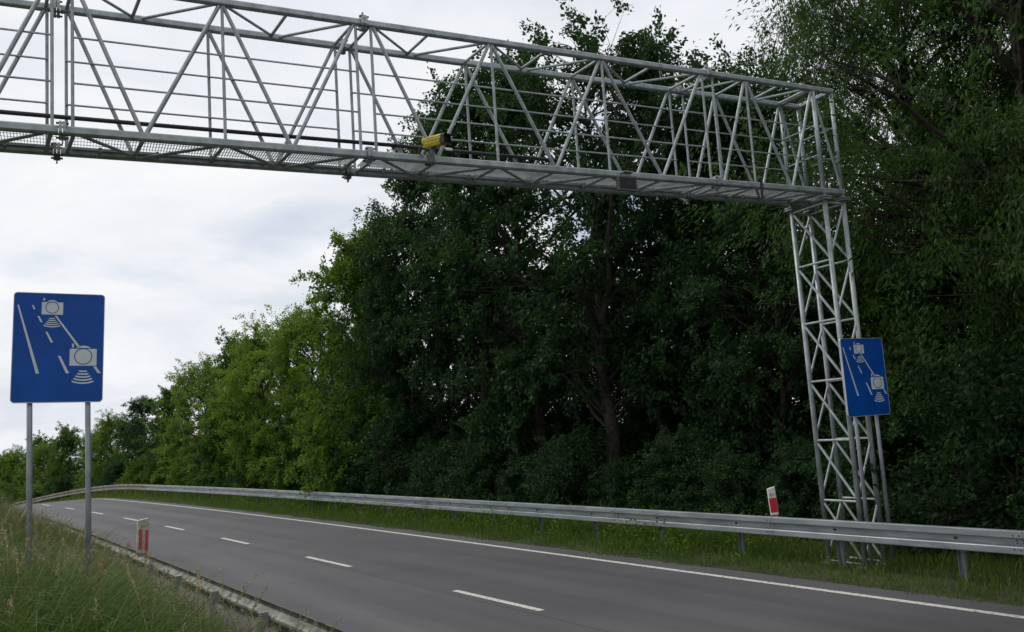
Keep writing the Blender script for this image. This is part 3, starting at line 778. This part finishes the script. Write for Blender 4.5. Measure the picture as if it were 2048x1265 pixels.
def make_tree(seed, H, base, radius, nclump, ntwig, nleaf, lsize, lwid, mat, profile, trunk_r, csd=0.75, droop=0.3, fork=0, lean=(0, 0), twl=0.55):
    rg = np.random.default_rng(seed)
    k = 12
    tz = np.linspace(0, H * .93, k)
    wob = np.cumsum(rg.normal(0, .10, (k, 2)), 0) * (H / 13.0)
    wob[0] = 0
    TP = np.stack([wob[:, 0] + lean[0] * tz / H, wob[:, 1] + lean[1] * tz / H, tz], 1)
    tr = trunk_r * (1 - .93 * (tz / tz[-1]) ** .9); tr[0] *= 1.35
    trunks = [(TP, tr)]
    stems = [TP]
    for fk in range(fork):
        i = rg.integers(3, 5); a = rg.uniform(0, 6.28) if fk else 0.4
        q0 = TP[i]; hh = H * rg.uniform(.75, .92)
        q1 = np.array([q0[0] + math.cos(a) * radius * .55, q0[1] + math.sin(a) * radius * .55, hh])
        P = curve(q0, q1, 0, .08, 9, rg); P[:, :2] -= (q1 - q0)[:2] * (np.sin(np.pi * np.linspace(0, 1, 9)) * .12)[:, None]
        trunks.append((P, trunk_r * .62 * np.linspace(1, .08, 9))); stems.append(P)
    # clump centres in the crown envelope
    limbs = []; twigs_a = []; twigs_b = []
    for c in range(nclump):
        f = rg.beta(1.15, 1.05); z = base + f * (H - base)
        R = radius * np.interp(f, *profile)
        a = rg.uniform(0, 2 * np.pi); rr = R * math.sqrt(rg.uniform(.12, 1.0))
        stem = stems[rg.integers(0, len(stems))] if rg.random() < .7 else stems[0]
        ctr = np.array([0.6 * np.interp(z, stem[:, 2], stem[:, 0]) + rr * math.cos(a), .6 * np.interp(z, stem[:, 2], stem[:, 1]) + rr * math.sin(a), z])
        d = np.hypot(ctr[0], ctr[1])
        z0 = np.clip(z - d * rg.uniform(.45, .95), base * .6 + .15, stem[-1, 2] * .97)
        o = np.array([np.interp(z0, stem[:, 2], stem[:, 0]), np.interp(z0, stem[:, 2], stem[:, 1]), z0])
        if z0 < stem[0, 2]: o = np.array([np.interp(z0, TP[:, 2], TP[:, 0]), np.interp(z0, TP[:, 2], TP[:, 1]), z0])
        P = curve(o, ctr, .10 * d, .06, 6, rg)
        r0 = min(trunk_r * .42, .016 + .018 * np.linalg.norm(ctr - o))
        limbs.append((P, r0 * np.linspace(1, .25, 6)))
        cs = csd * rg.uniform(.7, 1.3)
        for t in range(ntwig):
            st = P[rg.integers(2, 6)]
            e = ctr + rg.normal(0, 1, 3) * np.array([cs, cs, cs * .62])
            if e[2] < .1: e[2] = .1 + rg.random() * .3
            twigs_a.append(st); twigs_b.append(e)
    A = np.array(twigs_a); B = np.array(twigs_b)
    tw = [(np.stack([a, (a + b) / 2 + rg.normal(0, .05, 3), b]), np.array([.012, .009, .004])) for a, b in zip(A, B)]
    # a leafy tail at the end of each twig
    nt_ = len(A); N = nt_ * nleaf
    idx = np.repeat(np.arange(nt_), nleaf)
    d = (B - A); ln = np.linalg.norm(d, axis=1)[:, None] + 1e-6; dn = d / ln
    tail = dn * .6 + rg.normal(0, .5, (nt_, 3)); tail[:, 2] -= droop * .6
    tail /= np.linalg.norm(tail, axis=1)[:, None]
    u = rg.uniform(-.35, 1.0, N)[:, None]
    pos = B[idx] + tail[idx] * u * twl + rg.normal(0, .085, (N, 3)) * (twl / .55)
    pos[:, 2] = np.maximum(pos[:, 2], .05)
    V, F, C, tint = leaves(pos, tail[idx], lsize, lwid, rg, droop=droop)
    clump_t = np.repeat(rg.uniform(-.16, .16, nclump), ntwig)[idx]
    tint = np.clip(tint + np.repeat(clump_t, 2), 0, 1)
    crown = np_mesh('crown', V, F, C, mat, False, tint)
    tv = polytube(trunks, 9); trunk = np_mesh('trunk', *tv, M_bark, True)
    lv = polytube(limbs, 5); wv = polytube(tw, 3)
    LV = np.concatenate([lv[0], wv[0]]); LL = np.concatenate([lv[1], wv[1] + len(lv[0])]); LC = np.concatenate([lv[2], wv[2]])
    limb = np_mesh('limbs', LV, LL, LC, M_bark, True)
    return dict(trunk=trunk, limbs=limb, crown=crown, H=H, mat=mat)

EGG = ([0, .12, .35, .65, .88, 1], [.55, .85, 1.0, .85, .5, .12])
CONE = ([0, .1, .4, .75, 1], [.8, 1.0, .85, .5, .1])
OPEN = ([0, .15, .45, .8, 1], [.45, .8, 1.0, .8, .3])
BUSH = ([0, .2, .6, 1], [1.0, 1.0, .8, .2])
PR = {
    'alder':  make_tree(11, 14.0, 2.4, 3.6, 66, 14, 50, .145, .70, M_leaf_dark, EGG, .22, .62),
    'maple':  make_tree(12, 11.5, 0.9, 3.3, 64, 14, 48, .155, .78, M_leaf_mid, CONE, .17, .58, .45),
    'robin':  make_tree(13, 10.0, 0.6, 2.9, 58, 14, 58, .125, .58, M_leaf_light, EGG, .14, .55, .35),
    'willow': make_tree(14, 15.0, 2.6, 4.4, 92, 15, 84, .135, .27, M_leaf_willow, OPEN, .26, .85, .75, twl=.8),
    'fork':   make_tree(15, 14.2, 3.6, 3.7, 58, 13, 48, .145, .70, M_leaf_dark, OPEN, .26, .66, .3, fork=3),
    'tall':   make_tree(16, 15.0, 3.0, 2.8, 60, 13, 50, .135, .70, M_leaf_dark, EGG, .19, .58),
    'bush':   make_tree(17, 3.2, 0.15, 1.8, 44, 10, 50, .110, .66, M_leaf_mid, BUSH, .05, .38, .3),
    'thicket': make_tree(18, 4.2, 0.15, 2.0, 46, 11, 50, .130, .66, M_leaf_dark, BUSH, .06, .45, .3),
}
def tree(kind, x, y, h, label, group, rz=None, wide=1.0, name='broadleaf_tree', cat='tree', mat=None, limbs=True):
    P = PR[kind]
    z = float(ground_z([x], [y])[0]) - .05
    root = empty(name, (x, y, z), random.uniform(0, 6.28) if rz is None else rz); tag(root, label, cat, group)
    sc = h / P['H']; root.scale = (sc * wide, sc * wide, sc)
    for part in ('trunk', 'limbs', 'crown'):
        o = bpy.data.objects.new(part, P[part]); link(o, root)
        if part == 'crown' and mat is not None:
            o.material_slots[0].link = 'OBJECT'; o.material_slots[0].material = mat
    return root

FG = 'trees along the far edge of the road'
front = [
    ('willow', 13.6, 0.2, 15.0, 'towering willow at the right edge of the picture beside the lattice tower', 1.0, 1.1, M_leaf_willow),
    ('willow', 15.4, 4.2, 14.6, 'tall narrow-leaved willow right behind the lattice tower', 4.0, .8, M_leaf_willow),
    ('robin', 13.6, 7.8, 12.4, 'leafy tree just left of the lattice tower', 2.0, .8, M_leaf_dark),
    ('alder', 13.2, 10.0, 11.6, 'tree behind the right end of the truss near the grey sensor box', .4, .9, M_leaf_dark),
    ('tall', 12.2, 11.0, 14.0, 'tall slim tree whose top rises highest above the truss on the right', 2.6, .75, M_leaf_dark),
    ('fork', 10.6, 11.4, 14.0, 'dark tree with forked trunk in the middle of the wood', 5.6, .95, M_leaf_dark),
    ('alder', 10.2, 15.0, 14.6, 'broad dark tree under the middle of the truss right of the yellow camera', 3.0, .85, M_leaf_dark),
    ('tall', 9.2, 16.8, 14.4, 'dark tree whose crown rises behind the truss just right of the yellow camera', 1.4, .9, M_leaf_dark),
    ('alder', 8.6, 19.8, 13.6, 'dark tree whose crown tops out just behind the yellow camera', .9, .75, M_leaf_dark),
    ('alder', 8.1, 20.8, 10.9, 'dark rounded tree below the truss left of the yellow camera', 4.3, .8, M_leaf_dark),
    ('maple', 7.2, 24.0, 10.8, 'yellow-green leafy tree standing at the left end of the tall trees', 2.2, .85, M_leaf_light),
    ('tall', 8.2, 27.4, 11.6, 'thin-topped dark tree against the sky left of the tall trees', 3.3, .7, M_leaf_dark),
    ('robin', 6.4, 31.0, 9.0, 'bright green bushy tree, tallest of the lower ones on the left', .5, .95, M_leaf_light),
    ('robin', 5.8, 35.4, 8.6, 'bright green tree with a single shoot above its crown', 3.9, .95, M_leaf_light),
    ('maple', 5.1, 40.4, 8.5, 'mid green roadside tree halfway down the slope of crowns', 5.0, .95, M_leaf_mid),
    ('robin', 3.9, 46.4, 8.0, 'light green tree where the guardrail turns brown', 1.2, 1.0, M_leaf_light),
    ('maple', 2.9, 52.6, 6.9, 'rounded green tree above the brown stretch of guardrail', 2.8, 1.05, M_leaf_mid),
    ('alder', 1.6, 57.4, 6.6, 'small dark round tree right of the near sign post', 3.0, 1.05, M_leaf_dark),
    ('robin', 0.0, 65.0, 6.4, 'small pale tree just right of the sign post in the distance', 4.0, 1.0, M_leaf_light),
    ('maple', -3.2, 77.5, 7.1, 'distant dark round tree seen between the two sign posts', 5.2, 1.0, M_leaf_mid),
    ('robin', -5.0, 84.0, 7.0, 'distant bright green tree seen between the two sign posts', .2, 1.1, M_leaf_light),
    ('robin', -7.6, 90.0, 7.0, 'far pale green tree behind the left sign post', 1.9, 1.0, M_leaf_light),
    ('maple', -10.2, 104.0, 6.5, 'farthest low tree at the left edge of the picture', 2.4, 1.1, M_leaf_mid),
]
for kind, x, y, h, lab, rz, wide, mat in front:
    tree(kind, x, y, h, lab, FG, rz, wide, mat=mat)
BG = 'dark trees deeper in the wood'
back = [('maple', 17.0, 3.2, 9), ('robin', 17.5, 8.0, 7.5), ('alder', 20.0, 12.0, 8), ('robin', 16.8, 12.6, 7.5), ('tall', 15.6, 15.2, 8.6), ('alder', 14.4, 18.6, 8.5),  # robins near the tower: light leaf colour stands in for backlighting
        ('maple', 12.8, 21.6, 8.5), ('alder', 18.6, 21.0, 8.5), ('tall', 11.6, 25.4, 8.6), ('alder', 16, 27, 9), ('maple', 10.6, 30.2, 7.8), ('alder', 9.6, 35.8, 7.5), ('maple', 8.6, 41.5, 7.2), ('robin', 7.4, 47.5, 6.8),
        ('maple', 5.8, 54, 6.0), ('alder', 23, 5.5, 9), ('alder', 3.6, 61.5, 5.8), ('willow', 19.0, -2.6, 14.5), ('alder', 14.2, -5.2, 12), ('willow', 18.0, 2.0, 13.5), ('maple', 14.6, 2.4, 9.5), ('alder', 11.9, 6.2, 8.0), ('robin', 15.4, -0.6, 9.0),
        ('maple', 1.8, 70, 6.2), ('robin', -1.0, 76, 6.6), ('maple', -5.6, 93, 8.0), ('maple', -9.0, 97, 7.0), ('robin', -12.5, 112, 7.0)]
for kind, x, y, h in back:
    tree(kind, x, y, h, 'dark leafy tree deep in the wood behind the front row', BG)
RG = 'trees of the wood beside the road behind the viewpoint'
for kind, x, y, h in [('alder', 12.5, -9, 13), ('tall', 13.0, -14, 14), ('maple', 13.6, -20, 12), ('alder', 14.2, -26, 14), ('alder', 15.4, -33, 14), ('maple', 16.5, -41, 13), ('alder', 18, -50, 14),
                      ('alder', -16.5, -14, 13), ('maple', -15.5, -22, 12), ('alder', -14.5, -30, 14), ('tall', -13.5, -38, 14), ('alder', -12.5, -47, 14)]:
    tree(kind, x, y, h, 'leafy roadside tree of the wood behind the viewpoint', RG)
SG = 'shrubs under the trees behind the far guardrail'
sh = [(9.6, -3.2, 2.6), (10.2, -0.8, 3.0), (10.4, 1.9, 2.6), (10.3, 3.8, 1.8), (9.9, 5.8, 1.6), (9.9, 7.6, 2.1), (9.3, 9.4, 1.5), (9.2, 11.4, 2.2), (8.6, 13.4, 1.7), (8.4, 15.4, 2.4), (7.9, 17.6, 2.2),
      (7.5, 20.0, 3.3), (7.3, 22.4, 3.2), (7.5, 25.2, 3.2), (7.2, 28.0, 3.2), (6.3, 31.5, 3.2), (5.9, 35.5, 3.2), (5.4, 39.5, 3.0), (4.8, 43.5, 3.0), (4.0, 48.0, 2.8), (3.2, 52.0, 2.6), (1.3, 56.5, 2.4),
      (0.2, 61, 2.4), (-1.6, 66, 2.3), (-3.6, 71.5, 2.3), (-6.0, 77.5, 2.4), (-9.5, 84, 2.6), (-13.5, 90, 2.8), (13.4, 3.6, 3.6), (14.2, 6.6, 3.4), (13.8, 9.6, 3.2), (13.4, 12.4, 3.6), (12.4, 15.6, 3.4), (11.4, 19.0, 3.8), (12.6, -2.6, 4.2), (8.6, 23.4, 4.2)]
for i, (x, y, h) in enumerate(sh):
    kind = 'thicket' if (i % 3 != 1 or h > 4) else 'bush'
    m = M_leaf_light if (y > 42 and i % 2) else (M_leaf_mid if (i % 2 and y > 20) else M_leaf_dark)  # nearer shrubs: canopy shade put into the darker leaf colour
    tree(kind, x, y, h, 'dense dark green shrub under the trees behind the far guardrail', SG, None, 1.0, 'shrub', 'shrub', m)

# ------------------------------------------------------------------ grass
def blades(P, H, W, bend, rg, mat, name, parent=None, tintshift=0.0):
    n = len(P)
    a = rg.uniform(0, 2 * np.pi, n); bd = rg.uniform(0, 2 * np.pi, n)
    x = np.stack([np.cos(a), np.sin(a), 0 * a], 1); b_ = np.stack([np.cos(bd), np.sin(bd), 0 * bd], 1)
    H = H[:, None]; W = W[:, None]; k = (bend * rg.uniform(.2, 1.3, n))[:, None]
    up = np.array([0, 0, 1.0])
    m1 = P + up * H * .45 + b_ * H * k * .18; m2 = P + up * H * .80 + b_ * H * k * .50; tp = P + up * H * (1 - .18 * np.minimum(k, 1.5)) + b_ * H * k * .95
    V = np.stack([P - x * W / 2, P + x * W / 2, m1 - x * W * .42, m1 + x * W * .42, m2 - x * W * .28, m2 + x * W * .28, tp], 1).reshape(-1, 3)
    I = (np.arange(n) * 7)[:, None]
    L = np.concatenate([I + np.array([0, 1, 3, 2]), I + np.array([2, 3, 5, 4]), I + np.array([4, 5, 6])], 1).ravel()
    C = np.tile([4, 4, 3], n)
    tint = np.repeat(np.clip(rg.beta(2, 2, n) + tintshift, 0, 1), 3)
    o = link(bpy.data.objects.new(name, np_mesh(name, V, L, C, mat, False, tint)), parent)
    return o
def scatter(n, s0, s1, t0, t1, rg, clump=0.0, keep=None):
    s = rg.uniform(s0, s1, n); t = rg.uniform(t0, t1, n)
    P = at(s, t); P[:, 2] = ground_z(P[:, 0], P[:, 1]) - .01
    if clump:
        v = np.sin(P[:, 0] * 2.1 + 1.7 * np.sin(P[:, 1] * 1.3)) * np.sin(P[:, 1] * 1.9 + 1.1 * np.sin(P[:, 0] * 2.7))
        k = rg.random(n) < 1 - clump * (v < -.1)
        P, s, t = P[k], s[k], t[k]
    return P, s, t
rg = np.random.default_rng(5)
# far verge, between asphalt and guardrail and just behind it
P, s, t = scatter(48000, -6, 34, 3.72, 6.4, rg, .35)
k_ = t > 3.78 + .14 * np.sin(s * 1.9) * np.sin(s * .73 + 1); P, s, t = P[k_], s[k_], t[k_]; P[:, 2] = np.maximum(P[:, 2], -.005)
hh = np.interp(t, [3.8, 4.1, 4.6, 5.2, 6.4], [.06, .14, .26, .36, .42]) * rg.uniform(.55, 1.35, len(P)) * np.interp(s, [-6, 1.2, 3], [.62, .55, 1.0])
o = blades(P, hh, rg.uniform(.007, .014, len(P)), .8, rg, M_grass, 'verge_grass'); tag(o, 'short green verge grass under the far guardrail', 'grass', kind='stuff')
P, s, t = scatter(24000, 34, 100, 3.80, 8.0, rg, .2)
hh = np.interp(t, [3.8, 4.2, 5.2, 8], [.08, .2, .4, .6]) * rg.uniform(.55, 1.35, len(P))
o = blades(P, hh, rg.uniform(.012, .024, len(P)), .7, rg, M_grass, 'verge_grass', tintshift=.25); tag(o, 'pale green grass beside the distant bend of the road', 'grass', kind='stuff')
# broad-leaved weeds on the far verge
P, s, t = scatter(22000, 1.2, 30, 4.25, 7.2, rg, .85)
pos = P + np.stack([rg.normal(0, .03, len(P)), rg.normal(0, .03, len(P)), rg.uniform(.05, .5, len(P)) * (1 + .5 * np.sin(P[:, 1] * 1.7) * np.sin(P[:, 0] * 3))], 1)
V, F, C, tint = leaves(pos, rg.normal(0, 1, (len(P), 3)) * [1, 1, .3], .07, .55, rg)
o = link(bpy.data.objects.new('verge_weeds', np_mesh('verge_weeds', V, F, C, M_leaf_light, False, tint))); tag(o, 'low leafy weeds growing along the far guardrail posts', 'weeds', kind='stuff')
# near bank: dense green base, drier tall grass over it
P, s, t = scatter(66000, -3.5, 9, -9.5, -3.80, rg, .25)
hh = np.interp(t, [-9.5, -6, -4.9, -4.3, -3.8], [.74, .68, .50, .34, .18]) * rg.uniform(.5, 1.3, len(P)) * np.where(t > -4.8, np.interp(s, [-3, 0, 2.5, 6], [.36, .36, .5, .9]), 1.0)
o = blades(P, hh, rg.uniform(.006, .014, len(P)), 1.6, rg, M_grass, 'bank_grass'); tag(o, 'thick green grass on the near roadside bank', 'grass', kind='stuff')
P, s, t = scatter(46000, -3.5, 30, -8.5, -3.9, rg, .55)
hh = np.interp(t, [-8.5, -6, -4.9, -4.3, -3.9], [.95, .85, .52, .32, .2]) * rg.uniform(.5, 1.3, len(P)) * np.interp(s, [-3, 6, 10, 30], [.8, 1.0, 1.3, 1.35])
hh *= np.where(t > -5.0, np.interp(s, [-3, 0, 2.5, 6], [.36, .4, .55, .9]), 1.0)
hh = np.maximum(hh, np.interp(s, [7, 11, 26, 30], [0, .8, .9, .5]) * rg.uniform(.55, 1.1, len(P)) * (t < -4.1))
o = blades(P, hh, rg.uniform(.004, .009, len(P)), 1.0, rg, M_grass_dry, 'dry_grass'); tag(o, 'tall drying grass on the near roadside bank', 'grass', kind='stuff')
P, s, t = scatter(11000, 4.5, 26, -7.5, -4.45, rg, .3)
hh = np.interp(s, [4.5, 8, 22, 26], [.5, .95, 1.05, .6]) * np.interp(t, [-7.5, -5, -4.45], [1, 1, .75]) * rg.uniform(.6, 1.15, len(P))
o = blades(P, hh, rg.uniform(.006, .012, len(P)), .8, rg, M_grass_brown, 'brown_grass'); tag(o, 'brownish tall grass mass left of the near guardrail', 'grass', kind='stuff')
P, s, t = scatter(9000, -3.5, 10, -8.5, -4.75, rg, .95)
pos = P + np.stack([rg.normal(0, .04, len(P)), rg.normal(0, .04, len(P)), rg.uniform(.15, .62, len(P)) * np.interp(t, [-8, -5.2, -4.75], [1.1, .9, .5])], 1)
V, F, C, tint = leaves(pos, rg.normal(0, 1, (len(P), 3)) * [1, 1, .4], .075, .5, rg)
o = link(bpy.data.objects.new('bank_weeds', np_mesh('bank_weeds', V, F, C, M_leaf_mid, False, tint))); tag(o, 'leafy weeds mixed into the grass on the near bank', 'weeds', kind='stuff')
P, s, t = scatter(15000, -3.5, 22, -4.9, -3.72, rg, .45)
hh = np.interp(s, [-3.5, 2, 7, 12], [.40, .44, .62, .85]) * rg.uniform(.45, 1.25, len(P)) * np.interp(t, [-4.9, -4.0, -3.72], [1.05, .9, .55])
o = blades(P, hh, rg.uniform(.006, .012, len(P)), 1.2, rg, M_grass_dry, 'rail_grass'); tag(o, 'olive grass growing around the posts of the near guardrail', 'grass', kind='stuff')
# seed-head stalks
def stalks(P, H, rg, name):
    paths = []; LP = []; LD = []
    for p, h in zip(P, H):
        a = rg.uniform(0, 6.28); k = rg.uniform(.08, .5)
        dirx = np.array([math.cos(a), math.sin(a), 0])
        u = np.linspace(0, 1, 6)[:, None]
        Q = p + np.array([0, 0, 1]) * h * (u - .12 * k * u ** 3) + dirx * h * k * u ** 2.4
        paths.append((Q, np.linspace(.0036, .0018, 6)))
        m = 34; uu = rg.uniform(.78, 1.0, m)[:, None]
        q = p + np.array([0, 0, 1]) * h * (uu - .12 * k * uu ** 3) + dirx * h * k * uu ** 2.4
        LP.append(q + rg.normal(0, .008, (m, 3))); LD.append(np.tile(np.array([0, 0, 1]) + dirx * k, (m, 1)) + rg.normal(0, .3, (m, 3)))
    tv = polytube(paths, 3)
    V, F, C, tint = leaves(np.concatenate(LP), np.concatenate(LD), .028, .38, rg, droop=0)
    VV = np.concatenate([tv[0], V]); LL = np.concatenate([tv[1], F + len(tv[0])]); CC = np.concatenate([tv[2], C])
    TT = np.concatenate([np.full(len(tv[2]), .35), tint])
    return link(bpy.data.objects.new(name, np_mesh(name, VV, LL, CC, M_straw, False, TT)))
P1, s, t1 = scatter(520, -3.2, 20, -7.8, -4.6, rg)
P2, s, t2 = scatter(150, -3.2, 10, -4.6, -3.95, rg)
P = np.concatenate([P1, P2]); H = np.concatenate([rg.uniform(.6, 1.15, len(P1)), rg.uniform(.5, .85, len(P2))])
o = stalks(P, H, rg, 'seed_stalks'); tag(o, 'pale feathery seed heads of tall grass by the near guardrail', 'grass', kind='stuff')
